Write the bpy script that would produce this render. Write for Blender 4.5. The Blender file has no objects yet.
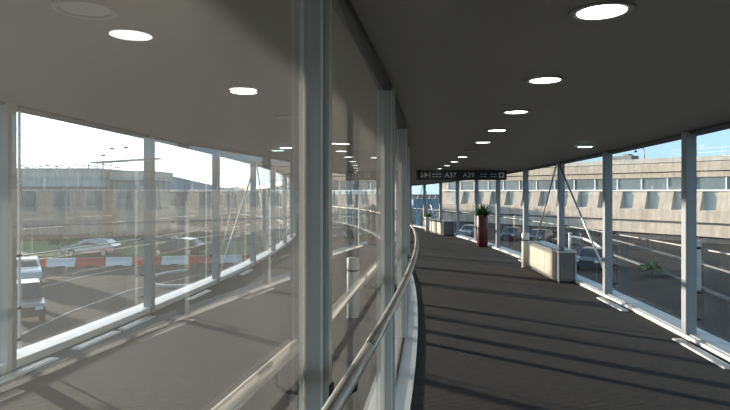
import bpy, bmesh, math, random
from mathutils import Vector, Matrix
random.seed(7)
C = bpy.context.scene.collection
SC = bpy.context.scene

# ------------------------------------------------------------------ camera, sky, sun, exposure
cam_d = bpy.data.cameras.new('camera')
cam = bpy.data.objects.new('camera', cam_d); C.objects.link(cam)
cam.location = (0, 0, 1.55)
cam.rotation_euler = (math.pi/2, 0, 0)
cam_d.sensor_width = 36; cam_d.lens = 36*560/730
cam_d.shift_y = -14/730
cam_d.clip_end = 3000; cam_d.clip_start = 0.02
SC.camera = cam

SUN_AZ = math.radians(-50)      # from +Y towards +X
SUN_EL = math.radians(5.6)
world = bpy.data.worlds.new('world'); SC.world = world
world.use_nodes = True
nt = world.node_tree; nt.nodes.clear()
# hazy winter sky: pale blue, whitening towards the horizon and glowing white around the low sun
_sv = (math.sin(SUN_AZ)*math.cos(SUN_EL), math.cos(SUN_AZ)*math.cos(SUN_EL), math.sin(SUN_EL))
tcw = nt.nodes.new('ShaderNodeTexCoord'); L_ = nt.links.new
sep = nt.nodes.new('ShaderNodeSeparateXYZ'); L_(tcw.outputs['Generated'], sep.inputs[0])
ramp = nt.nodes.new('ShaderNodeValToRGB'); L_(sep.outputs['Z'], ramp.inputs[0])
cr = ramp.color_ramp; cr.elements[0].position = 0.0; cr.elements[0].color = (.74, 1.10, 1.32, 1)
cr.elements[1].position = 1.0; cr.elements[1].color = (.24, .40, .66, 1)
e = cr.elements.new(.18); e.color = (.60, .98, 1.26, 1)
dt = nt.nodes.new('ShaderNodeVectorMath'); dt.operation = 'DOT_PRODUCT'; dt.inputs[1].default_value = _sv; L_(tcw.outputs['Generated'], dt.inputs[0])
mxm = nt.nodes.new('ShaderNodeMath'); mxm.operation = 'MAXIMUM'; mxm.inputs[1].default_value = 0; L_(dt.outputs['Value'], mxm.inputs[0])
pw = nt.nodes.new('ShaderNodeMath'); pw.operation = 'POWER'; pw.inputs[1].default_value = 4.0; L_(mxm.outputs[0], pw.inputs[0])
gl_ = nt.nodes.new('ShaderNodeVectorMath'); gl_.operation = 'SCALE'; gl_.inputs[0].default_value = (3.3, 3.2, 3.15); L_(pw.outputs[0], gl_.inputs['Scale'])
adw = nt.nodes.new('ShaderNodeVectorMath'); adw.operation = 'ADD'; L_(ramp.outputs[0], adw.inputs[0]); L_(gl_.outputs[0], adw.inputs[1])
bg = nt.nodes.new('ShaderNodeBackground'); bg.inputs[1].default_value = 0.97
out = nt.nodes.new('ShaderNodeOutputWorld')
L_(adw.outputs[0], bg.inputs[0]); L_(bg.outputs[0], out.inputs[0])

sun_d = bpy.data.lights.new('sun', 'SUN'); sun_d.energy = 12.0; sun_d.angle = math.radians(1.0)
sun_d.color = (1.0, 0.87, 0.73)
sun = bpy.data.objects.new('sun', sun_d); C.objects.link(sun)
sv = Vector((math.sin(SUN_AZ)*math.cos(SUN_EL), math.cos(SUN_AZ)*math.cos(SUN_EL), math.sin(SUN_EL)))
sun.rotation_euler = sv.to_track_quat('Z', 'Y').to_euler()
sun.location = (-30, 30, 20)

SC.view_settings.view_transform = 'Standard'; SC.view_settings.look = 'None'
SC.view_settings.gamma = 1.0; SC.view_settings.use_curve_mapping = False
SC.view_settings.exposure = 0.0
SC.cycles.transparent_max_bounces = 40
SC.cycles.max_bounces = 8
SC.cycles.sample_clamp_indirect = 6

# ------------------------------------------------------------------ the curved, gently falling walkway
A0, K0, K1, M = 0.19498, 0.016412, -0.000612, 0.013504
DS = 0.05; S0, S1 = -14.0, 72.0
def _kappa(s): return max(K0 + K1*min(max(s, 0), 30), .011)
_tab = {}
def _build():
    n0 = int(round(S0/DS)); n1 = int(round(S1/DS))
    th, x, y = A0, 0.0, 0.0
    for i in range(0, n1+1):
        _tab[i] = (th, x, y)
        x += math.sin(th)*DS; y += math.cos(th)*DS; th -= _kappa(i*DS)*DS
    th, x, y = A0, 0.0, 0.0
    for i in range(-1, n0-1, -1):
        th += K0*DS; x -= math.sin(th)*DS; y -= math.cos(th)*DS
        _tab[i] = (th, x, y)
_build()
def frame(s):
    f = s/DS; i = math.floor(f); t = f-i
    a, b = _tab[i], _tab[i+1]
    return tuple(a[k]*(1-t)+b[k]*t for k in range(3))
def W(s, u, h=0.0):
    th, x, y = frame(s)
    return Vector((x + u*math.cos(th), y - u*math.sin(th), h - M*s))
def ceil_h(u): return 2.344 - 0.0157*u
UR, UL, UG = 2.665, -3.973, -0.494
GZ = -3.9                        # the apron

# ------------------------------------------------------------------ mesh helpers
class MB:
    def __init__(self): self.v = []; self.f = []; self.uv = None
    def quad(self, *p):
        i = len(self.v); self.v += [Vector(q) for q in p]; self.f.append(tuple(range(i, i+len(p)))); return self
    def hexa(self, p):           # 8 corners: bottom ring 0-3, top ring 4-7
        i = len(self.v); self.v += [Vector(q) for q in p]
        for f in ((3,2,1,0),(4,5,6,7),(0,1,5,4),(1,2,6,5),(2,3,7,6),(3,0,4,7)): self.f.append(tuple(i+k for k in f))
        return self
    def box(self, x0, x1, y0, y1, z0, z1, T=None):
        p = [Vector(q) for q in ((x0,y0,z0),(x1,y0,z0),(x1,y1,z0),(x0,y1,z0),(x0,y0,z1),(x1,y0,z1),(x1,y1,z1),(x0,y1,z1))]
        if T: p = [T @ q for q in p]
        return self.hexa(p)
    def sbox(self, s0, s1, u0, u1, h0, h1, n=1):     # a box bent along the walkway
        ring = lambda s: [W(s,u0,h0), W(s,u1,h0), W(s,u1,h1), W(s,u0,h1)]
        return self.sweep([ring(s0+(s1-s0)*k/n) for k in range(n+1)])
    def sweep(self, rings, closed=False):
        i = len(self.v); m = len(rings[0]); n = len(rings)
        for r in rings: self.v += [Vector(q) for q in r]
        for a in range(n-1):
            for b in range(m):
                self.f.append((i+a*m+b, i+a*m+(b+1)%m, i+(a+1)*m+(b+1)%m, i+(a+1)*m+b))
        if not closed:
            self.f.append(tuple(i+k for k in range(m))[::-1]); self.f.append(tuple(i+(n-1)*m+k for k in range(m)))
        return self
    def tube(self, pts, r, seg=10):
        pts = [Vector(p) for p in pts]; rings = []
        rr = r if isinstance(r, (list, tuple)) else [r]*len(pts)
        for k, p in enumerate(pts):
            d = (pts[min(k+1, len(pts)-1)] - pts[max(k-1, 0)]).normalized()
            up = Vector((0,0,1)) if abs(d.z) < .95 else Vector((0,1,0))
            a = d.cross(up).normalized(); b = d.cross(a)
            rings.append([p + (a*math.cos(2*math.pi*j/seg) + b*math.sin(2*math.pi*j/seg))*rr[k] for j in range(seg)])
        return self.sweep(rings)
    def lathe(self, prof, c=(0,0,0), seg=24):
        c = Vector(c)
        return self.sweep([[c + Vector((r*math.cos(2*math.pi*j/seg), r*math.sin(2*math.pi*j/seg), z)) for j in range(seg)] for r, z in prof])
    def build(self, name, mat, parent=None, bevel=0, smooth=False, uvf=None):
        me = bpy.data.meshes.new(name)
        me.from_pydata([tuple(v) for v in self.v], [], self.f)
        bm = bmesh.new(); bm.from_mesh(me)
        bmesh.ops.recalc_face_normals(bm, faces=bm.faces)
        if bevel:
            bmesh.ops.bevel(bm, geom=[e for e in bm.edges if len(e.link_faces) == 2 and e.calc_face_angle(0) > .6], offset=bevel, segments=2, affect='EDGES', clamp_overlap=True)
        if smooth:
            for f in bm.faces: f.smooth = len(f.verts) <= 4
        bm.to_mesh(me); bm.free()
        if uvf:
            uv = me.uv_layers.new(name='flow')
            for l in me.loops: uv.data[l.index].uv = uvf[l.vertex_index]
        me.materials.append(mat)
        o = bpy.data.objects.new(name, me); C.objects.link(o)
        if parent: attach(o, parent)
        return o
def attach(o, parent):
    bpy.context.view_layer.update() if False else None
    o.parent = parent
    o.matrix_parent_inverse = parent_matrix(parent).inverted()
def parent_matrix(p):
    m = Matrix.Translation(p.location) @ p.rotation_euler.to_matrix().to_4x4()
    if p.parent: m = parent_matrix(p.parent) @ p.matrix_parent_inverse @ m
    return m
def empty(name, loc, rz=0):
    o = bpy.data.objects.new(name, None); C.objects.link(o); o.location = loc; o.rotation_euler = (0,0,rz); o.empty_display_size = .1
    return o
def tag(o, label=None, cat=None, group=None, kind=None):
    if label: o['label'] = label
    if cat: o['category'] = cat
    if group: o['group'] = group
    if kind: o['kind'] = kind
    return o
def local(name, mb, mat, parent, **k):       # geometry written in the parent's own frame
    o = mb.build(name, mat, None, **k); o.parent = parent; return o
def copy_tree(o, parent=None):
    c = o.copy(); C.objects.link(c)
    if parent: c.parent = parent
    for ch in list(o.children): copy_tree(ch, c)
    return c

# ------------------------------------------------------------------ materials
def mat(name, col, rough=.6, metal=0, noise=0, nscale=8, bump=0, bscale=40, spec=.5, coat=0):
    m = bpy.data.materials.new(name); m.use_nodes = True
    n = m.node_tree; b = n.nodes['Principled BSDF']
    b.inputs['Base Color'].default_value = (*col, 1); b.inputs['Roughness'].default_value = rough
    b.inputs['Metallic'].default_value = metal; b.inputs['Specular IOR Level'].default_value = spec
    b.inputs['Coat Weight'].default_value = coat
    tc = n.nodes.new('ShaderNodeTexCoord')
    nz = n.nodes.new('ShaderNodeTexNoise'); nz.inputs['Scale'].default_value = nscale; nz.inputs['Detail'].default_value = 5
    n.links.new(tc.outputs['Object'], nz.inputs['Vector'])
    mr = n.nodes.new('ShaderNodeMapRange'); mr.inputs[3].default_value = 1-noise; mr.inputs[4].default_value = 1+noise
    n.links.new(nz.outputs['Fac'], mr.inputs[0])
    hs = n.nodes.new('ShaderNodeHueSaturation'); hs.inputs['Color'].default_value = (*col, 1)
    n.links.new(mr.outputs[0], hs.inputs['Value']); n.links.new(hs.outputs[0], b.inputs['Base Color'])
    if bump:
        nb = n.nodes.new('ShaderNodeTexNoise'); nb.inputs['Scale'].default_value = bscale
        n.links.new(tc.outputs['Object'], nb.inputs['Vector'])
        bp = n.nodes.new('ShaderNodeBump'); bp.inputs['Strength'].default_value = bump; bp.inputs['Distance'].default_value = .01
        n.links.new(nb.outputs['Fac'], bp.inputs['Height']); n.links.new(bp.outputs[0], b.inputs['Normal'])
    return m
def glow(name, col, e):
    m = bpy.data.materials.new(name); m.use_nodes = True
    b = m.node_tree.nodes['Principled BSDF']; b.inputs['Base Color'].default_value = (*col, 1)
    b.inputs['Emission Color'].default_value = (*col, 1); b.inputs['Emission Strength'].default_value = e
    return m
def glass(name, tint, ior, dust, dustcol=(.8,.8,.78)):
    m = bpy.data.materials.new(name); m.use_nodes = True
    n = m.node_tree; n.nodes.clear(); L = n.links.new
    o = n.nodes.new('ShaderNodeOutputMaterial')
    tr = n.nodes.new('ShaderNodeBsdfTransparent'); tr.inputs[0].default_value = (*tint, 1)
    gl = n.nodes.new('ShaderNodeBsdfGlossy'); gl.inputs['Roughness'].default_value = 0.0; gl.inputs[0].default_value = (1,1,1,1)
    fr = n.nodes.new('ShaderNodeFresnel'); fr.inputs[0].default_value = ior
    ge = n.nodes.new('ShaderNodeNewGeometry')
    inv = n.nodes.new('ShaderNodeMath'); inv.operation = 'SUBTRACT'; inv.inputs[0].default_value = 1
    L(ge.outputs['Backfacing'], inv.inputs[1])
    mu = n.nodes.new('ShaderNodeMath'); mu.operation = 'MULTIPLY'; L(fr.outputs[0], mu.inputs[0]); L(inv.outputs[0], mu.inputs[1])
    mx = n.nodes.new('ShaderNodeMixShader'); L(mu.outputs[0], mx.inputs[0]); L(tr.outputs[0], mx.inputs[1]); L(gl.outputs[0], mx.inputs[2])
    if dust:
        di = n.nodes.new('ShaderNodeBsdfDiffuse'); di.inputs[0].default_value = (*dustcol, 1)
        tl = n.nodes.new('ShaderNodeBsdfTranslucent'); tl.inputs[0].default_value = (*dustcol, 1)
        m2 = n.nodes.new('ShaderNodeMixShader'); m2.inputs[0].default_value = .65; L(di.outputs[0], m2.inputs[1]); L(tl.outputs[0], m2.inputs[2])
        tc = n.nodes.new('ShaderNodeTexCoord'); nz = n.nodes.new('ShaderNodeTexNoise'); nz.inputs['Scale'].default_value = 2.2; nz.inputs['Detail'].default_value = 6
        L(tc.outputs['Object'], nz.inputs['Vector'])
        mr = n.nodes.new('ShaderNodeMapRange'); mr.inputs[1].default_value = .3; mr.inputs[2].default_value = .7
        mr.inputs[3].default_value = dust*.75; mr.inputs[4].default_value = dust*1.25; L(nz.outputs['Fac'], mr.inputs[0])
        mu2 = n.nodes.new('ShaderNodeMath'); mu2.operation = 'MULTIPLY'; L(mr.outputs[0], mu2.inputs[0]); L(inv.outputs[0], mu2.inputs[1])
        m3 = n.nodes.new('ShaderNodeMixShader'); L(mu2.outputs[0], m3.inputs[0]); L(mx.outputs[0], m3.inputs[1]); L(m2.outputs[0], m3.inputs[2])
        mx = m3
    L(mx.outputs[0], o.inputs[0])
    return m

def carpet_mat():
    m = mat('carpet', (.041,.037,.037), .95, noise=.25, nscale=14, spec=.15)
    m.node_tree.nodes['Principled BSDF'].inputs['Sheen Weight'].default_value = .015
    n = m.node_tree; L = n.links.new; b = n.nodes['Principled BSDF']
    uv = n.nodes.new('ShaderNodeUVMap'); uv.uv_map = 'flow'
    wv = n.nodes.new('ShaderNodeTexWave'); wv.bands_direction = 'Y'; wv.inputs['Scale'].default_value = 12; wv.inputs['Distortion'].default_value = 2.5
    wv.inputs['Detail'].default_value = 2; wv.inputs['Detail Scale'].default_value = 3
    L(uv.outputs[0], wv.inputs['Vector'])
    n2 = n.nodes.new('ShaderNodeTexNoise'); n2.inputs['Scale'].default_value = 160; L(uv.outputs[0], n2.inputs['Vector'])
    ad = n.nodes.new('ShaderNodeMath'); ad.operation = 'ADD'; L(wv.outputs['Fac'], ad.inputs[0]); L(n2.outputs['Fac'], ad.inputs[1])
    bp = n.nodes.new('ShaderNodeBump'); bp.inputs['Strength'].default_value = .5; bp.inputs['Distance'].default_value = .006
    L(ad.outputs[0], bp.inputs['Height']); L(bp.outputs[0], b.inputs['Normal'])
    hs = [x for x in n.nodes if x.type == 'HUE_SAT'][0]
    mx = n.nodes.new('ShaderNodeMix'); mx.data_type = 'RGBA'; mx.inputs[0].default_value = 1
    rp = n.nodes.new('ShaderNodeMapRange'); rp.inputs[2].default_value = 2; rp.inputs[3].default_value = .45; rp.inputs[4].default_value = 1.55
    L(ad.outputs[0], rp.inputs[0])
    mm = n.nodes.new('ShaderNodeVectorMath'); mm.operation = 'SCALE'; L(hs.outputs[0], mm.inputs[0]); L(rp.outputs[0], mm.inputs['Scale'])
    L(mm.outputs[0], b.inputs['Base Color'])
    n.nodes.remove(mx)
    return m

def concrete_mat(name, col):
    m = mat(name, col, .85, noise=.16, nscale=.9, bump=.2, bscale=6)
    n = m.node_tree; L = n.links.new; b = n.nodes['Principled BSDF']
    hs = [x for x in n.nodes if x.type == 'HUE_SAT'][0]
    tc = [x for x in n.nodes if x.type == 'TEX_COORD'][0]
    mp = n.nodes.new('ShaderNodeMapping'); mp.inputs['Scale'].default_value = (1.5, 1.5, .25); L(tc.outputs['Object'], mp.inputs[0])
    nz = n.nodes.new('ShaderNodeTexNoise'); nz.inputs['Scale'].default_value = 1.6; nz.inputs['Detail'].default_value = 8; L(mp.outputs[0], nz.inputs['Vector'])
    mr = n.nodes.new('ShaderNodeMapRange'); mr.inputs[1].default_value = .35; mr.inputs[2].default_value = .7; mr.inputs[3].default_value = .82; mr.inputs[4].default_value = 1.1
    L(nz.outputs['Fac'], mr.inputs[0])
    mm = n.nodes.new('ShaderNodeVectorMath'); mm.operation = 'SCALE'; L(hs.outputs[0], mm.inputs[0]); L(mr.outputs[0], mm.inputs['Scale'])
    L(mm.outputs[0], b.inputs['Base Color'])
    return m

CARPET = carpet_mat()
CEIL = mat('ceiling_paint', (.24,.23,.215), .55, noise=.04, nscale=2)
FASCIA = mat('dark_fascia', (.06,.06,.062), .5)
STEEL = mat('painted_grey_steel', (.32,.34,.36), .4, noise=.04, spec=.5)
POSTM = mat('warm_grey_post', (.52,.50,.46), .35, noise=.04)
WHITE = mat('white_painted_metal', (.74,.74,.72), .38, noise=.05)
PLINTH = mat('pale_grey_plinth', (.76,.78,.79), .3, noise=.08, nscale=5)
ALU = mat('anodised_aluminium', (.55,.55,.54), .32, metal=.7, noise=.04)
RAIL = mat('brushed_rail_steel', (.52,.50,.46), .36, metal=.7, noise=.08, nscale=20)
BLACK = mat('black_rubber', (.015,.015,.016), .6)
SEAL = mat('silicone_joint', (.10,.10,.10), .5)
GL_OUT = glass('window_glass', (.97,.985,.985), 1.6, .008)
GL_LEFT = glass('dusty_window_glass', (.97,.98,.98), 1.6, .028)
GL_MID = glass('partition_glass', (.95,.965,.96), 1.72, .055)
LAMP = glow('lit_diffuser', (1,.97,.92), 9)
LAMP_OFF = mat('unlit_diffuser', (.45,.45,.43), .4)
RING = mat('lamp_ring', (.30,.30,.29), .35, metal=.5)
RED = mat('red_lacquer', (.12,.016,.018), .4, noise=.1)
LEAF = mat('deep_green_leaf', (.035,.10,.02), .45, noise=.4, nscale=12)
LEAF2 = mat('yellow_green_leaf', (.16,.20,.05), .5, noise=.4, nscale=12)
SOIL = mat('soil', (.04,.03,.02), .95, noise=.4, nscale=40)
BEIGE = mat('beige_laminate', (.44,.39,.31), .5, noise=.06)
BOXSTEEL = mat('brushed_box_steel', (.17,.155,.145), .4, metal=.25, noise=.1, nscale=14)
BOXTOP = mat('dark_box_top', (.03,.035,.06), .25)
CREAM = mat('cream_enamel', (.86,.83,.74), .35, noise=.04)
SIGN = mat('black_sign_face', (.012,.012,.013), .35)
SIGNW = glow('sign_lettering', (.55,.55,.53), .05)
CONC = concrete_mat('warm_concrete', (.55,.47,.38))
CONC2 = concrete_mat('pale_concrete', (.55,.52,.47))
CONCD = concrete_mat('grey_concrete', (.25,.24,.23))
FGLASS = mat('tinted_window', (.05,.08,.10), .12, noise=.2, nscale=.6, spec=.9)
FGLASS2 = mat('pale_reflective_window', (.16,.19,.19), .15, noise=.3, nscale=.5, spec=1.0)
FGLASS3 = mat('window_sky_reflection', (.42,.48,.48), .15, noise=.3, nscale=.5, spec=1.0)  # pale base colour carries the sky reflection of the bay glass
FRAMEW = mat('white_window_frame', (.8,.8,.78), .5)
ASPH = mat('asphalt', (.046,.042,.036), .95, spec=.1, noise=.25, nscale=.35, bump=.3, bscale=20)
KERB = mat('pale_kerb', (.5,.49,.46), .8, noise=.15)
KERBD = mat('worn_kerb', (.13,.125,.115), .9, noise=.2)
GRASS = mat('verge_grass', (.07,.12,.03), .95, noise=.5, nscale=3, bump=.5, bscale=30)
BARW = mat('white_barrier_plastic', (.75,.75,.75), .5, noise=.05)
BARR = mat('red_barrier_plastic', (.55,.06,.04), .5, noise=.08)
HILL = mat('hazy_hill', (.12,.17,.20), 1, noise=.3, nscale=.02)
BLUE = mat('blue_bridge_paint', (.34,.55,.72), .45, noise=.15, nscale=.8)
SCAFF = mat('galvanised_scaffold', (.25,.25,.26), .5, metal=.4)
CARW = mat('white_car_paint', (.7,.7,.7), .25, coat=.6)
CARD = mat('dark_car_paint', (.03,.035,.045), .25, coat=.6)
CARS = mat('silver_car_paint', (.35,.36,.37), .25, metal=.6, coat=.6)
TYRE = mat('tyre', (.012,.012,.012), .8)
CARGL = mat('car_glass', (.01,.012,.014), .08, spec=1)
ROADW = mat('road_marking', (.3,.3,.29), .8, noise=.1)
LEFTB = concrete_mat('grey_brown_cladding', (.22,.20,.19))

# ------------------------------------------------------------------ floor and ceiling
SA, SB = -10, 62
def deck(name, m, h0, h1, u0, u1, hf=None):
    mb = MB(); uvs = []; n = int((SB-SA)/.5)
    for k in range(n+1):
        s = SA + (SB-SA)*k/n
        for (u, h) in ((u0, h0), (u1, h0), (u1, h1), (u0, h1)):
            mb.v.append(W(s, u, h + (hf(u) if hf else 0))); uvs.append((u, s))
    for k in range(n):
        for b in range(4):
            mb.f.append((4*k+b, 4*k+(b+1) % 4, 4*k+4+(b+1) % 4, 4*k+4+b))
    mb.f.append((3,2,1,0)); mb.f.append(tuple(4*n+k for k in range(4)))
    return tag(mb.build(name, m, uvf=uvs), kind='structure')
tag(deck('floor', CARPET, -.35, 0, UL-.25, UR+.25), 'dark ribbed carpet of the curved glazed walkway')
tag(deck('ceiling', CEIL, 0, .35, UL-.3, UR+.3, ceil_h), 'dark grey flat ceiling panels over both walkway lanes')

# ------------------------------------------------------------------ outer glazing, one window per bay
R_S = [-7.2, -4.4, -1.65, 1.2, 3.9, 6.6, 9.15, 11.6, 14.3, 17.15, 19.9, 22.8, 25.7, 28.8] + [28.8+2.9*k for k in range(1, 12)]
L_S = [-9.0, -6.3, -3.6, -.9, 1.85, 4.6, 7.35, 10.15, 13.1, 15.9] + [15.9+2.85*k for k in range(1, 16)]
ORD = ['first','second','third','fourth','fifth','sixth','seventh','eighth','ninth','tenth','eleventh','twelfth','thirteenth','fourteenth','fifteenth','sixteenth','seventeenth','eighteenth','nineteenth','twentieth','twenty-first','twenty-second','twenty-third','twenty-fourth','twenty-fifth']
def bay(idx, s0, s1, side, brace):
    sg = 1 if side == 'right' else -1
    U = UR if sg > 0 else UL
    hc = ceil_h(U)
    root = empty('window_%d' % idx, W(s0, U, 0))
    ahead = [q for q in (R_S if sg > 0 else L_S) if q > 0]
    where = ('bay ' + ORD[ahead.index(s0)] + ' ahead of the camera') if s0 > 0 else 'bay behind the camera, %.0f metres back' % -s0
    tag(root, 'clear glazed %s-hand window with grey steel mullion, %s' % (side, where), kind='structure')
    n = 3
    un = lambda a, b: (min(U+sg*a, U+sg*b), max(U+sg*a, U+sg*b))
    mu = MB(); a, b = un(-.02, .075)
    mu.sbox(s0-.045, s0+.045, a, b, 0, hc)
    a, b = un(-.045, -.02); mu.sbox(s0-.055, s0+.055, a, b, 0, hc)
    mull = mu.build('mullion', STEEL, root, bevel=.004)
    # glass sits on the outside, jointed a little beyond the mullion
    a, b = un(.135, .150); j0, j1 = s0+.33, s1+.33
    MB().sbox(j0+.008, j1-.008, a, b, .10, .985, n).build('glass_pane', GL_OUT if sg > 0 else GL_LEFT, root)
    MB().sbox(j0+.008, j1-.008, a, b, 1.0, hc, n).build('glass_pane', GL_OUT if sg > 0 else GL_LEFT, root)
    a, b = un(.131, .154); jm = MB().sbox(j0-.007, j0+.007, a, b, .10, hc); jm.build('joint', SEAL if sg > 0 else WHITE, root)  # left joints coloured white for the sun on them, right ones dark
    MB().sbox(j0, j1, *un(.134, .151), .985, 1.0, n).build('joint', ALU, root)
    if sg > 0:
        MB().sbox(s0, s1, *un(-.05, -.01), 0, .045, n).build('sill', WHITE, root)
        MB().sbox(s0, s1, *un(-.01, .22), 0, .06, n).build('outer_sill', STEEL, root)
    else:
        MB().sbox(s0, s1, *un(-.03, .22), 0, .075, n).build('sill', WHITE, root)
    a, b = un(.0, .2); MB().sbox(s0, s1, a, b, hc-.025, hc+.01, n).build('head', FASCIA, root)
    for h in (.2, .5, 1.0, 1.7):
        a, b = un(.06, .15); c = MB().sbox(s0+.02, s0+.05, a, b, h-.012, h+.012)
        c.sbox(s0+.03, s0+.33, *un(.115, .133), h-.012, h+.012)
        c.build('clamp', BLACK if h in (.2, .5, 1.0) else ALU, mull)
    if brace:                    # a V of rods from the head of this mullion
        for q in (-1, 1):
            s2 = s0 + q*2.45
            t = MB(); t.tube([W(s0+q*.06, U-sg*.05, hc-.03), W(s2, U+sg*.09, .11)], .017, 8)
            t.build('brace_rod', ALU, root, smooth=True)
idx = 1
for k in range(len(R_S)-1):
    bay(idx, R_S[k], R_S[k+1], 'right', R_S[k] in (11.6, 28.8)); idx += 1
for k in range(len(L_S)-1):
    bay(idx, L_S[k], L_S[k+1], 'left', L_S[k] in (13.1,)); idx += 1

# ------------------------------------------------------------------ glass partition down the middle
P_S = [-7.0, -4.8, -2.6, -.4, 1.8, 4.0, 6.2] + [6.2+2.2*k for k in range(1, 23)]
hcg = ceil_h(UG)
part = empty('wall_middle', W(0, UG, 0)); tag(part, 'tall clear glass partition with grey posts dividing the two lanes', kind='structure')
for k in range(len(P_S)-1):
    s0, s1 = P_S[k], P_S[k+1]
    pm = MB()
    pm.sbox(s0-.045, s0+.045, UG-.032, UG+.032, .012, hcg)
    pm.sbox(s0-.03, s0+.03, UG-.05, UG+.05, .012, hcg)
    pm.build('post', POSTM, part, bevel=.006)
    for q in (-1, 1):
        MB().sbox(s0-.049, s0-.044, UG+q*.032-.004, UG+q*.032+.004, .012, hcg).build('edge_highlight', WHITE, part)  # white strips put in for the bright highlights along the post edges
    k_ = .021                    # each flat pane sits slightly skewed between its posts
    a, b = W(s0+.05, UG-.006+k_), W(s1-.05, UG-.006-k_)
    c, d = W(s0+.05, UG+.006+k_), W(s1-.05, UG+.006-k_)
    up = lambda p, h: p + Vector((0,0,h))
    MB().hexa([up(a,.014), up(c,.014), up(d,.014), up(b,.014), up(a,hcg-.02), up(c,hcg-.02), up(d,hcg-.02), up(b,hcg-.02)]).build('glass_pane', GL_MID, part)
    MB().sbox(s0, s1, UG-.012, UG+.012, .010, .024, 4).build('glazing_gasket', BLACK, part)
    MB().sbox(s0, s1, UG-.153, UG+.153, 0, .012, 4).build('plinth', PLINTH, part, bevel=0)
    hm = MB(); hm.sbox(s0, s1, UG-.032, UG+.032, hcg-.035, hcg+.02, 4); hm.build('head_track', FASCIA, part)

def handrail(sg, label):
    root = empty('handrail', W(0, UG+sg*.139, 0)); tag(root, label, 'handrail')
    cuts = [-7, -.9, 2.05] + [2.05+4.6*k for k in range(1, 12)]
    for a, b in zip(cuts, cuts[1:]):
        n = max(2, int((b-a)/.3))
        t = MB(); t.tube([W(a+.002+(b-a-.004)*k/n, UG+sg*.139, 0.993) for k in range(n+1)], .0235, 20)
        rl_ = t.build('rail', RAIL, root, smooth=True)
        j = MB(); j.tube([W(b-.006, UG+sg*.139, 0.993), W(b+.006, UG+sg*.139, 0.993)], .0215, 20); j.build('rail_joint', BLACK, rl_)
    for s in P_S[2:]:
        t = MB(); t.tube([W(s, UG+sg*.045, .90), W(s, UG+sg*.10, .905), W(s, UG+sg*.134, .925), W(s, UG+sg*.139, .973)], .007, 8)
        t.sbox(s-.02, s+.02, UG+sg*.05, UG+sg*.058, .86, .94)
        t.build('bracket', BLACK, root, smooth=False)
handrail(1, 'steel tube handrail along the right-lane side of the glass partition')
handrail(-1, 'steel tube handrail on the far side of the glass partition, over the left lane')

# ------------------------------------------------------------------ downlights
def downlight(lit):
    r = empty('recessed_downlight', (0,0,0))
    m = MB(); m.lathe([(.098,.0),(.098,-.004),(.128,-.010),(.132,.0)], seg=32); m.f = m.f[:-2]
    # close the ring into a solid
    n = 32
    for j in range(n): m.f.append((j, (j+1) % n, 3*n+(j+1) % n, 3*n+j))
    local('ring', m, RING, r, smooth=True)
    d = MB(); d.lathe([(.097,.0),(.097,-.003),(.06,-.005)], seg=32); local('diffuser', d, LAMP if lit else LAMP_OFF, r)
    return r
def place_light(s, u, lit, label, group, proto={}):
    if lit not in proto: proto[lit] = o = downlight(lit)
    else: o = copy_tree(proto[lit])
    o.location = W(s, u, ceil_h(u)-.0005); tag(o, label, 'ceiling light', group)
ords = ['nearest','second nearest','third nearest','fourth nearest','fifth nearest','sixth nearest','seventh nearest','eighth nearest','ninth nearest','tenth nearest','eleventh nearest','twelfth nearest','thirteenth nearest','fourteenth nearest']
for k in range(14):
    s = 2.47 + 1.36*k
    lit = k not in (5,)
    place_light(s, .565, lit, ('round white recessed ceiling light over the right lane, ' if lit else 'unlit round recessed ceiling light over the right lane, ') + ords[k] + ' of its row', 'downlights over the right lane')
for k in range(12):
    s = 2.2 + 1.37*k + (.58 if k else 0)
    lit = k not in (0, 2)
    place_light(s, -1.62, lit, ('round white recessed ceiling light over the left lane, ' if lit else 'unlit round recessed ceiling light over the left lane, ') + ords[k] + ' of its row', 'downlights over the left lane')
def exit_light(s, u, label):
    r = empty('emergency_light', W(s, u, ceil_h(u)), -frame(s)[0]); tag(r, label, 'emergency light')
    local('housing', MB().box(-.14,.14,-.05,.05,-.03,0), WHITE, r, bevel=.006)
    local('lens', MB().box(-.09,.09,-.03,.03,-.042,-.0302), glow('emergency_lens', (.75,1,.85), 4), r, bevel=.003)
exit_light(8.1, 2.0, 'small pale emergency light on the ceiling near the right windows')
exit_light(8.75, -2.4, 'small pale emergency light on the ceiling over the left lane')

# ------------------------------------------------------------------ hanging sign
s_sg = 15.2
th = frame(s_sg)[0]
hs_ = ceil_h(1.2)
sg = empty('direction_sign', W(s_sg, 1.2, hs_-.275), -th); tag(sg, 'long black overhead direction sign reading A37 A39 under the ceiling', 'sign')
local('sign_box', MB().box(-1.21,1.21,-.05,.05,0,.265), SIGN, sg, bevel=.008)
for x in (-.9, .9): local('hanger', MB().box(x-.03,x+.03,-.03,.03,.266,.278), FASCIA, sg)
fy = -.0535
def flat(name, polys, parent=sg, m=SIGNW):
    mb = MB()
    for p in polys:
        n = len(p); i = len(mb.v)
        mb.v += [Vector((x, fy, z)) for x, z in p] + [Vector((x, fy+.003, z)) for x, z in p]
        mb.f.append(tuple(range(i, i+n))); mb.f.append(tuple(range(i+n, i+2*n))[::-1])
        for k in range(n): mb.f.append((i+k, i+(k+1) % n, i+n+(k+1) % n, i+n+k))
    return local(name, mb, m, parent)
flat('down_arrow', [[(-1.075,.21),(-1.055,.21),(-1.055,.09),(-1.075,.09)], [(-1.065,.055),(-1.02,.115),(-1.045,.115),(-1.065,.09),(-1.085,.115),(-1.11,.115)]])
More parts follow.
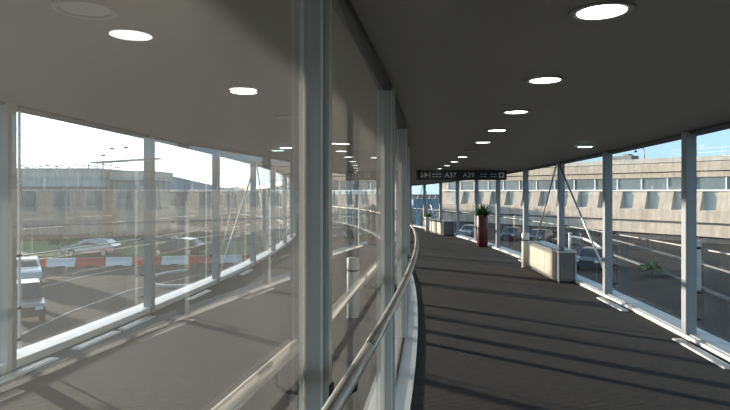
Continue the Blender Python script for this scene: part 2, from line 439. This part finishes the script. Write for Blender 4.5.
flat('aeroplane_symbol', [[(x-.06, z) for x, z in q] for q in [[(-.96,.14),(-.86,.15),(-.83,.135),(-.86,.12),(-.96,.125)], [(-.91,.13),(-.94,.195),(-.915,.195),(-.87,.14)], [(-.91,.13),(-.94,.07),(-.915,.07),(-.87,.125)]]])
flat('divider', [[(-.86,.21),(-.845,.21),(-.845,.05),(-.86,.05)]])
for x in (-.79,-.70,-.61,.50,.60,.78,.87):
    for z in (.085,.15): flat('small_print', [[(x, z), (x+.065, z), (x+.065, z+.018), (x, z+.018)]])
flat('square_symbol', [[(1.0,.06),(1.14,.06),(1.14,.2),(1.0,.2)]])
flat('symbol_cutout', [[(1.03,.10),(1.11,.10),(1.11,.17),(1.03,.17)]], m=SIGN).location = (0,-.002,0)
def text(txt, x, z, size):
    cu = bpy.data.curves.new('gate_number', 'FONT'); cu.body = txt; cu.size = size; cu.extrude = .0015; cu.align_x = 'LEFT'
    t_ = bpy.data.objects.new('gate_number_curve', cu); C.objects.link(t_); bpy.context.view_layer.update()
    me = bpy.data.meshes.new_from_object(t_.evaluated_get(bpy.context.evaluated_depsgraph_get())); me.materials.clear(); me.materials.append(SIGNW)
    bpy.data.objects.remove(t_); bpy.data.curves.remove(cu); o = bpy.data.objects.new('gate_number', me); C.objects.link(o)
    o.parent = sg; o.location = (x, fy-.0005, z); o.rotation_euler = (math.pi/2, 0, 0)
text('A37', -.455, .07, .186); text('A39', .035, .07, .186)

# ------------------------------------------------------------------ posts, cabinets, planters
def bollard(s, u, label):
    r = empty('bollard', W(s, u, 0)); tag(r, label, 'post', 'cream cylinder posts')
    local('base_ring', MB().lathe([(.09,0),(.09,.012),(.082,.014)]), BOXSTEEL, r, smooth=True)
    local('body', MB().lathe([(.08,.012),(.08,.60),(.079,.605)]), CREAM, r, smooth=True)
    local('groove', MB().lathe([(.07,.604),(.07,.63)]), BLACK, r, smooth=True)
    local('cap', MB().lathe([(.079,.628),(.08,.635),(.08,.765),(.074,.78),(.03,.784)]), CREAM, r, smooth=True)
bollard(7.25, -1.18, 'cream cylinder post standing alone behind the glass partition')
bollard(12.74, 2.25, 'cream cylinder post at the far end of the long cabinet')

def cabinet(name, s, u, L_, D_, H_, turn, label, cat, nd, group=None):
    th = frame(s)[0]
    r = empty(name, W(s, u, 0), -th+turn); tag(r, label, cat, group)   # local: x across, y along, origin centre of base
    x0, x1, y0, y1 = -D_/2, D_/2, -L_/2, L_/2
    local('plinth', MB().box(x0+.02,x1-.02,y0+.02,y1-.02,0,.05), BLACK, r)
    local('body', MB().box(x0+.004,x1-.004,y0+.004,y1-.004,.045,H_-.03), BOXSTEEL, r, bevel=.004)
    for (x, y) in ((x0,y0),(x1,y0),(x0,y1),(x1,y1)):
        local('corner_trim', MB().box(x-.012,x+.012,y-.012,y+.012,.04,H_-.02), ALU, r, bevel=.003)
    w = (L_-.34)/nd
    for k in range(nd):
        a = y0+.30+k*w
        local('side_panel', MB().box(x0-.008,x0+.004,a+.006,a+w-.006,.08,H_-.10), BEIGE, r, bevel=.002)
    local('end_panel', MB().box(x0+.03,x1-.03,y0-.006,y0+.004,.08,H_-.10), BOXSTEEL, r, bevel=.002)
    local('top', MB().box(x0-.015,x1+.015,y0-.015,y1+.015,H_-.03,H_), ALU, r, bevel=.005)
    local('top_inset', MB().box(x0+.03,x1-.03,y0+.03,y1-.03,H_,H_+.008), BOXTOP, r, bevel=.002)
    return r
cabinet('long_cabinet', 11.53, 2.452, 2.1, .31, .60, .0, 'long low cabinet with beige side panels and steel edges against the right windows', 'cabinet', 3)
cabinet('low_cabinet', 23.75, 2.40, 1.2, .46, .62, .0, 'low pale cabinet far down the right lane, the nearer of two', 'cabinet', 2, 'far low cabinets')
cabinet('low_cabinet', 25.15, 2.40, 1.2, .46, .62, .0, 'low pale cabinet far down the right lane, the farther of two', 'cabinet', 2, 'far low cabinets')

def blade(mb, base, az, lean, L_, w, curl):
    pts = []
    for k in range(6):
        t = k/5; a = lean + curl*t
        if k: p = p + Vector((math.sin(a)*math.cos(az), math.sin(a)*math.sin(az), math.cos(a)))*(L_/5)
        else: p = Vector(base)
        pts.append((p.copy(), w*(1-t)**.6*(.55+.9*t*(1-t)*2)+.002, a))
    sd = Vector((-math.sin(az), math.cos(az), 0)); i = len(mb.v)
    rings = []
    for p, ww, a in pts:
        nrm = Vector((math.cos(a)*math.cos(az), math.cos(a)*math.sin(az), -math.sin(a)))
        rings.append([p-sd*ww, p-nrm*ww*.25, p+sd*ww, p-nrm*(ww*.25-.003)])
    mb.sweep(rings)
def planter(s, u, r0, r1, H_, mpot, mleaf, nleaf, LL, label, cat='planter'):
    r = empty('potted_plant', W(s, u, 0)); tag(r, label, cat)
    local('pot', MB().lathe([(r0-.01,0),(r0,.01),(r1,H_-.01),(r1-.006,H_),(r1-.025,H_),(r1-.03,H_-.06),(.02,H_-.06)], seg=32), mpot, r, smooth=True)
    local('soil', MB().lathe([(r1-.035,H_-.062),(r1-.04,H_-.045),(.02,H_-.035)], seg=24), SOIL, r)
    mb = MB()
    for k in range(nleaf):
        az = random.uniform(0, 2*math.pi); q = random.random()
        blade(mb, (math.cos(az)*r1*.4*q, math.sin(az)*r1*.4*q, H_-.05), az, .1+.95*q, LL*random.uniform(.7,1.1), random.uniform(.03,.05), random.uniform(.2,.9))
    local('leaves', mb, mleaf, r, smooth=True)
planter(18.0, 2.40, .175, .18, 1.0, RED, LEAF, 110, .50, 'tall dark red cylindrical planter with a spiky green plant by the right windows')
planter(26.4, 2.25, .15, .165, .68, CREAM, LEAF2, 40, .35, 'small grey planter with yellow green foliage at the far end of the right lane')

def vent(s0, s1, u, label, grp):
    r = empty('floor_vent', W(s0, u, 0)); tag(r, label, 'floor vent', grp)
    MB().sbox(s0, s1, u-.05, u+.05, 0, .012, 3).build('tray', WHITE, r, bevel=0)
    for k in range(3):
        MB().sbox(s0+.02, s1-.02, u-.038+k*.028, u-.026+k*.028, .012, .02, 3).build('grille_bar', ALU, r)
for k, (s0, s1) in enumerate(((2.9,3.9),(5.45,6.5),(8.0,9.0),(10.65-.2,11.2-.2),(13.3,14.2))):
    if k == 3: continue
    vent(s0, s1, UR-.16, 'white floor vent strip at the foot of the right windows, ' + ords[k if k < 3 else 3] + ' to the camera', 'floor vents by the right windows')
for k, (s0, s1) in enumerate(((4.2,5.0),(5.35,6.15),(6.25,7.05),(8.3,9.2),(11.2,12.1))):
    vent(s0, s1, UL+.17, 'white floor vent strip at the foot of the left windows, ' + ords[k] + ' to the camera', 'floor vents by the left windows')

# ------------------------------------------------------------------ the place outside
ground = MB().box(-400, 400, -200, 900, GZ-1, GZ); tag(ground.build('ground', ASPH), 'wide grey asphalt apron and roads below the walkway', kind='structure')

def P(px, Z): return (px-365)/560*Z
# terminal building on the right
B = 75.6; tphi = -.67
Zo = B/(.5+.67); P0 = Vector((.5*Zo, Zo, 1.55))
dv = Vector((-.5566, .8308, 0)); nv = Vector((-.8308, -.5566, 0))
def T_(t, o_, z): return P0 + dv*t + nv*o_ + Vector((0,0,z))
tb = empty('terminal_building', T_(0, 0, GZ-1.55)); tag(tb, 'long sunlit concrete terminal building with a row of slanted window bays', 'building')
def tbox(name, m, t0, t1, o0, o1, z0, z1, par=tb):
    o = MB().hexa([T_(t0,o0,z0),T_(t1,o0,z0),T_(t1,o1,z0),T_(t0,o1,z0),T_(t0,o0,z1),T_(t1,o0,z1),T_(t1,o1,z1),T_(t0,o1,z1)]).build(name, m, par); return o
TA, TZ = -58.0, 35.3
G0 = GZ-1.55
tbox('wall', CONC, TA, TZ, -14, -.35, G0, 3.0)
tbox('roof_band', CONC, TA-.2, TZ+.2, -14, .55, 2.15, 3.1)
tbox('roof_band', CONC2, TA-.3, TZ+.3, -14, .35, 3.18, 3.7)
tbox('roof_band', CONC, TA-.2, TZ+.2, -14, .25, 1.5, 2.05)
tbox('roof_dark_line', FASCIA, TA-.1, TZ+.1, -14, .15, 2.05, 2.15)  # dark strip stands in for the shadow line between the roof bands
tbox('roof_dark_line', FASCIA, TA-.1, TZ+.1, -14, .2, 3.1, 3.18)  # dark strip below the coping
tbox('white_ledge', FRAMEW, TA, TZ, -.4, .3, -.02, .16)
tbox('lower_band', CONC, TA, TZ, -.4, .75, -3.3, -2.05)
tbox('lower_shade_strip', FASCIA, TA, TZ, -.4, .5, -3.55, -3.3)  # dark strip in place of the shadow under the overhanging band
tbox('base_band', CONC, TA, TZ, -.4, .95, -4.75, -3.55)
tbox('base_wall', FASCIA, TA, TZ, -.4, .3, G0, -4.75)
k = 0; t = .4
ts = []
tt = .4 + 11*3.0
while tt > TA+3: ts.append(tt); tt -= 3.0
for tm in ts:
    # ribbon window above, recessed bay window and slanted concrete pier below
    w = tbox('ribbon_window', FGLASS2, tm-2.93, tm-.07, -.35, -.05, .16, 1.5)
    tbox('window_post', FRAMEW, tm-.07, tm+.07, -.35, .05, .16, 1.5)
    a, b = tm-.75, tm-2.3      # window opening (a is the far side)
    tbox('bay_window', FGLASS3, b, a, -.35, -.12, -2.05, -.02)
    tbox('bay_sill', FRAMEW, b, a, -.12, .45, -2.13, -2.03)
    e = tm-.75-3.0+.0           # pier runs from b down to the next opening
    MB().hexa([T_(e,-.35,-2.05),T_(b,-.35,-2.05),T_(b,.75,-2.05),T_(e,.75,-2.05),T_(e,-.35,-.02),T_(b,-.35,-.02),T_(b,.12,-.02),T_(e,.12,-.02)]).build('concrete_pier', CONC, tb)
# roof clutter
def on_roof(name, t, label, cat): 
    return tag(empty(name, T_(t, -2, 3.7)), label, cat)
g = on_roof('roof_lamp', 1.2, 'thin goose-neck lamp on the terminal roof edge', 'lamp')
b0 = T_(1.2, -2, 3.7)
pts = [b0, b0+Vector((0,0,1.0))] + [b0 + dv*(.6-.6*math.cos(a)) + Vector((0,0,1.0+.6*math.sin(a))) for a in [math.pi*k/8 for k in range(1, 8)]]
MB().tube(pts, .06, 8).build('arm', SCAFF, g, smooth=True)
e_ = pts[-1]; MB().box(e_.x-.18, e_.x+.18, e_.y-.18, e_.y+.18, e_.z-.25, e_.z-.05).build('lamp_head', FASCIA, g, bevel=.03)
v = on_roof('roof_plant_unit', 4.0, 'low grey ventilation unit on the terminal roof', 'ventilation unit')
def tbx(name, m, par, t0, t1, o0, o1, z0, z1): return tbox(name, m, t0, t1, o0, o1, z0, z1, par)
tbx('casing', CONCD, v, 2.6, 5.6, -3.2, -1.6, 3.7, 4.3); tbx('duct', SCAFF, v, 3.2, 3.9, -2.9, -2.0, 4.3, 4.55)
rl = on_roof('roof_railing', -20, 'thin pale railing along the terminal roof edge at right', 'railing')
mb = MB()
for z in (4.15, 4.6): mb.tube([T_(-52,-1,z), T_(-2.5,-1,z)], .03, 6)
mb.build('rail', FRAMEW, rl)
for q in range(20): MB().tube([T_(-52+q*2.6,-1,3.7), T_(-52+q*2.6,-1,4.62)], .03, 6).build('railing_post', FRAMEW, rl)

# cars
def car(x, y, rz, paint, label, L_=4.3, Wd=1.75, Hh=1.45, van=False):
    r = empty('car', (x, y, GZ), rz); tag(r, label, 'car')
    # side profile swept across the width, narrower at the roof
    prof = [(-L_/2,.35),(-L_/2,.75),(-L_/2+.25,.85),(-L_*.24,.95),(-L_*.10,Hh-.04),(L_*.12,Hh),(L_*.33,Hh-.1),(L_*.44,.98),(L_/2,.85),(L_/2,.35)]
    if van: prof = [(-L_/2,.4),(-L_/2,.9),(-L_/2+.5,1.1),(-L_*.28,Hh-.1),(-L_*.2,Hh),(L_*.2,Hh+.02),(L_*.46,Hh),(L_*.49,1.0),(L_/2,.9),(L_/2,.4)]
    rings = []
    for yy, k in ((-Wd/2, .0), (-Wd/2+.04, 1), (Wd/2-.04, 1), (Wd/2, 0)):
        rings.append([Vector((px, yy*(1-.16*max(0, (pz-.9)/(Hh-.9))), pz - (.03 if k == 0 and pz > .5 else 0))) for px, pz in prof])
    local('body', MB().sweep(rings), paint, r, bevel=.03, smooth=False)
    for sy in (-1, 1):
        g_ = MB(); a = Wd/2*.93
        top, bot = Hh-.14, .98
        y1, y0 = sy*(a*(1-.13)), sy*(a+.03)
        g_.hexa([Vector((-L_*.19,y0-sy*.05,bot)),Vector((L_*.36,y0-sy*.05,bot)),Vector((L_*.36,y0,bot)),Vector((-L_*.19,y0,bot)),
                 Vector((-L_*.09,y1-sy*.05,top)),Vector((L_*.27,y1-sy*.05,top)),Vector((L_*.27,y1+sy*.015,top)),Vector((-L_*.09,y1+sy*.015,top))])
        local('side_window', g_, CARGL, r)
    w = MB(); c0, c1 = (-L_*.235,.97), (-L_*.115,Hh-.09)
    if van: c0, c1 = (-L_*.37,1.2), (-L_*.28,Hh-.14)
    w.hexa([Vector((c0[0]-.03,-.7,c0[1])),Vector((c0[0]+.05,-.7,c0[1])),Vector((c0[0]+.05,.7,c0[1])),Vector((c0[0]-.03,.7,c0[1])),
            Vector((c1[0]-.03,-.6,c1[1])),Vector((c1[0]+.05,-.6,c1[1])),Vector((c1[0]+.05,.6,c1[1])),Vector((c1[0]-.03,.6,c1[1]))])
    local('windscreen', w, CARGL, r)
    for xx in (-L_*.31, L_*.30):
        for sy in (-1, 1):
            q = MB(); q.tube([Vector((xx, sy*(Wd/2-.2), .31)), Vector((xx, sy*(Wd/2+.01), .31))], .31, 20)
            wh = local('wheel', q, TYRE, r)
            h_ = MB(); h_.tube([Vector((xx, sy*(Wd/2+.0), .31)), Vector((xx, sy*(Wd/2+.02), .31))], .19, 16); local('hubcap', h_, ALU, wh)
    for sy in (-1, 1): local('headlamp', MB().box(-L_/2-.01,-L_/2+.1,sy*.65-.16,sy*.65+.16,.62,.76), BARW, r, bevel=.02)
    return r
car(P(20,24.2), 24.2, math.radians(122), CARD, 'dark car on the road below the left windows, in front of the white car', Hh=1.55)
car(P(24,34), 34, math.radians(122), CARW, 'white car on the road behind the dark car, below the left windows', Hh=1.4)

# red and white water-filled barriers across the road
def barrier(m):
    r = empty('road_barrier', (0,0,0))
    p = [(-.28,0),(-.28,.12),(-.12,.35),(-.09,.62),(.09,.62),(.12,.35),(.28,.12),(.28,0)]
    mb = MB().sweep([[Vector((x, y, z)) for y, z in p] for x in (-.92,-.86,.86,.92)])
    local('body', mb, m, r, bevel=.02)
    local('fork_slot', MB().box(-.3,.3,-.285,-.27,.0,.07), BLACK, r)
    return r
bw, br = barrier(BARW), barrier(BARR)
wn, rn = 0, 0
x0 = P(2, 39.5)
labs = ['farthest left of the row', 'second from the left of the row', 'third from the left of the row', 'fourth from the left of the row', 'fifth from the left of the row', 'sixth from the left of the row', 'seventh from the left of the row', 'eighth from the left of the row', 'ninth from the left of the row', 'tenth from the left of the row', 'eleventh from the left of the row', 'right-hand end of the row']
for k in range(12):
    red = k % 2 == 1
    if k == 0: o = bw
    elif k == 1: o = br
    else: o = copy_tree(br if red else bw)
    o.location = (x0+k*1.92, 39.5+.33*k+.05*(k % 3), GZ); o.rotation_euler = (0, 0, math.radians(9 + (k*37 % 7)-3))
    tag(o, ('red' if red else 'white') + ' plastic road barrier behind the road, ' + labs[k], 'barrier', 'road barriers outside the left windows')

tag(MB().box(-90, -4, 46, 60, GZ, GZ+.12).build('verge', GRASS), 'green grass verge behind the road barriers', kind='structure')
# low shrubs, each one of its own
def shrub(x, y, r_, h_, label, m=GRASS, n=90):
    o = empty('shrub', (x, y, GZ)); tag(o, label, 'shrub', 'shrubs')
    st = MB().tube([Vector((0,0,0)), Vector((.03,0,h_*.5))], .04, 6); local('stem', st, SOIL, o)
    mb = MB()
    for k in range(n):
        a = random.uniform(0, 6.28); b_ = random.uniform(-.2, 1.4); rr = random.uniform(.35, 1)
        c = Vector((math.cos(a)*math.cos(b_)*r_*rr, math.sin(a)*math.cos(b_)*r_*rr, h_*.45+math.sin(b_)*h_*.5*rr))
        q = r_*.22
        v1 = Vector((random.gauss(0,1), random.gauss(0,1), random.gauss(0,1))).normalized(); v2 = v1.orthogonal().normalized()
        v3 = v1.cross(v2)*.02*q
        mb.hexa([c-v1*q-v3, c-v2*q*.5-v3, c+v1*q-v3, c+v2*q*.5-v3, c-v1*q+v3, c-v2*q*.5+v3, c+v1*q+v3, c+v2*q*.5+v3])
    local('foliage', mb, m, o)
for k, (px, Z, r_) in enumerate(((62,52,1.2),(100,54,1.4),(136,55,1.2),(190,54,1.5))):
    shrub(P(px,Z), Z, r_, r_*1.1, 'low green shrub on the verge behind the barriers, ' + ['leftmost','second from left','third from left','rightmost'][k], LEAF)
shrub(P(652,36), 36, 1.0, .9, 'low dark shrub on the asphalt seen through the right windows', LEAF)

for k, (px, Z, rz, m, lb) in enumerate(((92,47.2,3,CARS,'silver car parked behind the road barriers'),(178,48,-5,CARD,'dark car parked beyond the right end of the barriers'))):
    car(P(px,Z), Z, math.radians(rz), m, lb)

# buildings and hill beyond the road, left
def block(name, x0, x1, y0, y1, z1, m, label, cat, nwin, band):
    r = empty(name, ((x0+x1)/2, (y0+y1)/2, GZ)); tag(r, label, cat)
    MB().box(x0,x1,y0,y1,GZ,z1-band).build('wall', m, r)
    MB().box(x0-.3,x1+.3,y0-.3,y1+.3,z1-band,z1).build('parapet', CONC2, r)
    w = (x1-x0)/nwin
    for k in range(nwin):
        MB().box(x0+k*w+w*.12, x0+(k+1)*w-w*.12, y0-.06, y0+.02, z1-band-2.4, z1-band-.5).build('window', FGLASS, r)
    return r
block('airport_building', P(-75,70), P(98,70), 70, 78, 1.55+2.85, LEFTB, 'long low grey building with a pale parapet beyond the road, outside the left windows', 'building', 14, 2.3)
block('airport_wing', -32.4, P(160,76), 72, 80, 1.55+2.6, CONCD, 'lower pale roofed wing at the right end of the long grey building', 'building', 4, 1.2)
block('service_building', P(114,104), P(305,104), 104, 116, 1.55+.3, CONCD, 'low dark service building under the hill, right of the long grey building', 'building', 12, .5)
sc = empty('scaffolding', (P(118,72), 74, 1.55+2.85)); tag(sc, 'bare scaffolding tower with a tilted platform on the grey building roof', 'scaffolding')
ZZ = 1.55+2.85
MB().hexa([Vector(q) for q in ((P(90,72),72,ZZ+.75),(P(156,72),72,ZZ+1.3),(P(156,72),74,ZZ+1.3),(P(90,72),74,ZZ+.75),(P(90,72),72,ZZ+.9),(P(156,72),72,ZZ+1.45),(P(156,72),74,ZZ+1.45),(P(90,72),74,ZZ+.9))]).build('platform', SCAFF, sc)
for px, hh in ((80,.9),(88,1.3),(97,1.2),(103,1.8),(112,2.6),(120,1.6),(126,3.3),(131,1.9),(138,3.0),(142,3.0),(149,2.2),(154,2.2)):
    MB().tube([Vector((P(px,72.5),72.5,ZZ-(0 if px < 121 else .0))), Vector((P(px,72.5),72.5,ZZ+hh))], .045, 6).build('upright', SCAFF, sc)
for z in (.5, 1.9, 2.4, 2.9): MB().tube([Vector((P(124,72.5),72.6,ZZ+z)), Vector((P(143,72.5),72.6,ZZ+z-.2))], .035, 6).build('ledger', SCAFF, sc)
for px, zz in ((103,1.75),(126,2.75),(112,2.6)): MB().box(P(px,72.5)-.25,P(px,72.5)+.25,72.3,72.7,ZZ+zz-.1,ZZ+zz+.15).build('floodlight', CONCD, sc)
ra = empty('roof_aerials', (P(50,75), 76, ZZ)); tag(ra, 'jumble of thin aerials and pipes along the grey building roof', 'roof equipment', kind='thing')
for k in range(46):
    px = 14 + k*2.3 + random.uniform(-.8,.8); hh = random.uniform(.35,1.1)
    mb = MB().tube([Vector((P(px,75),75,ZZ)), Vector((P(px,75),75,ZZ+hh))], .05, 5)
    if k % 3 == 0: mb.box(P(px,75)-.3,P(px,75)+.3,74.9,75.1,ZZ+hh*.6,ZZ+hh*.6+.14)
    mb.build('aerial', SCAFF, ra)
# hill: a real ridge with depth
hb = MB(); n = 40; ring = []
for k in range(n+1):
    px = -150 + 480*k/n
    hgt = 1.0 + 15*math.exp(-((px-165)/45)**2) + 6*math.exp(-((px-60)/80)**2) + 0 + random.uniform(-.6,.6)
    x = P(px, 620)
    ring.append([Vector((x*.93,575,GZ)), Vector((x*.97,600,GZ+hgt*.6)), Vector((x,620,GZ+5.45+hgt)), Vector((x*1.06,660,GZ+hgt*.6)), Vector((x*1.1,700,GZ))])
hb.sweep(ring); tag(hb.build('hill', HILL, smooth=True), 'hazy blue wooded hill on the horizon outside the left windows', kind='structure')

# road edges and markings on the apron
def strip(name, pts, w, h, m, label, kind='structure'):
    mb = MB(); pts = [Vector(p) for p in pts]; rings = []
    for k, p in enumerate(pts):
        d = (pts[min(k+1,len(pts)-1)]-pts[max(k-1,0)]); d.z = 0; d.normalize(); sd = Vector((-d.y, d.x, 0))*w/2
        rings.append([p-sd, p+sd, p+sd+Vector((0,0,h)), p-sd+Vector((0,0,h))])
    mb.sweep(rings); return tag(mb.build(name, m), label, kind=kind)
def gp(px, py):                 # where a ray through the photo meets the apron
    Z = 5.45*560/(py-191); return (P(px, Z), Z, GZ)
strip('kerb', [gp(613,240), gp(640,247), gp(690,261), gp(760,282), gp(900,320)], .2, .12, KERBD, 'pale kerb crossing the apron outside the right windows')
strip('kerb', [gp(540,236), gp(575,243), gp(610,254), gp(660,272), gp(740,305)], .25, .12, KERBD, 'grey kerb nearer the walkway outside the right windows')
ce = Vector(gp(193,278)); rk = [(ce.x + 2.6*math.cos(a), ce.y + 3.4*math.sin(a), GZ) for a in [math.radians(120+k*15) for k in range(17)]]
strip('kerb', rk, .3, .14, KERB, 'curved white traffic island kerb outside the left windows')
strip('road_marking', [gp(20,335), gp(70,312), gp(130,290), gp(200,275)], .15, .01, ROADW, 'white lane line on the road outside the left windows')
strip('road_marking', [gp(30,290), gp(90,275), gp(160,262), gp(210,256)], .15, .01, ROADW, 'white edge line on the road in front of the barriers')

# lamp column and guard rails outside, right
p = Vector(gp(697,290)); lp = empty('concrete_post', p); tag(lp, 'pale square post standing on the apron behind the nearest right window', 'post')
MB().box(p.x-.16,p.x+.16,p.y-.16,p.y+.16,GZ,GZ+2.6).build('shaft', CONC2, lp, bevel=.02)
MB().box(p.x-.2,p.x+.2,p.y-.2,p.y+.2,GZ+2.6,GZ+2.72).build('cap', KERB, lp, bevel=.02)
gr = empty('guard_rail', gp(590,246)); tag(gr, 'white curved guard rail on the apron beyond the long cabinet', 'guard rail')
pts = [Vector(gp(*q)) + Vector((0,0,.75)) for q in ((572,244),(583,246),(594,251),(602,258))]
MB().tube(pts, .11, 8).build('rail', BARW, gr, smooth=True)
for q in pts: MB().tube([Vector((q.x,q.y,GZ)), q], .05, 6).build('leg', SCAFF, gr)
p = Vector(gp(570,250)); wp = empty('marker_post', p); tag(wp, 'short white marker post beside the curved guard rail', 'post')
MB().tube([p, p+Vector((0,0,1.5))], .13, 10).build('shaft', BARW, wp, smooth=True); MB().tube([p+Vector((0,0,1.5)), p+Vector((0,0,1.6))], .18, 10).build('cap', BARW, wp)
for k, (px, py, rz, m, lb) in enumerate(((512,240,-30,CARD,'dark car parked outside between the red planter and the long cabinet'),(540,243,-35,CARD,'dark car parked outside above the long cabinet'),(594,268,-35,CARD,'dark car parked outside below the curved guard rail'),(470,237,-30,CARS,'silver car parked outside left of the red planter'))):
    q = gp(px, py); car(q[0], q[1], math.radians(rz+90), m, lb)

# distant blue boarding bridge past the end of the right lane
bb = empty('boarding_bridge', (P(424,88), 88, GZ)); tag(bb, 'distant blue passenger boarding bridge seen past the end of the right lane', 'boarding bridge')
x0, x1 = P(412,88), P(438,88)
MB().box(x0, x1, 87, 90, 1.55-2.7, 1.55-1.3).build('tunnel', BLUE, bb, bevel=.1)
for k in range(9):
    a = x0 + (x1-x0)*k/9; b_ = x0 + (x1-x0)*(k+1)/9
    MB().tube([Vector((a,86.9,1.55-2.7)), Vector((b_,86.9,1.55-.8))] if k % 2 else [Vector((a,86.9,1.55-.8)), Vector((b_,86.9,1.55-2.7))], .09, 6).build('lattice_bar', STEEL, bb)
for x in (x0+1, x1-1): MB().box(x-.3,x+.3,88,88.6,GZ,1.55-2.7).build('leg', BLUE, bb)
MB().box(x0-.2,x1+.2,86.9,90.1,1.55-1.3,1.55-1.2).build('roof', BLUE, bb)
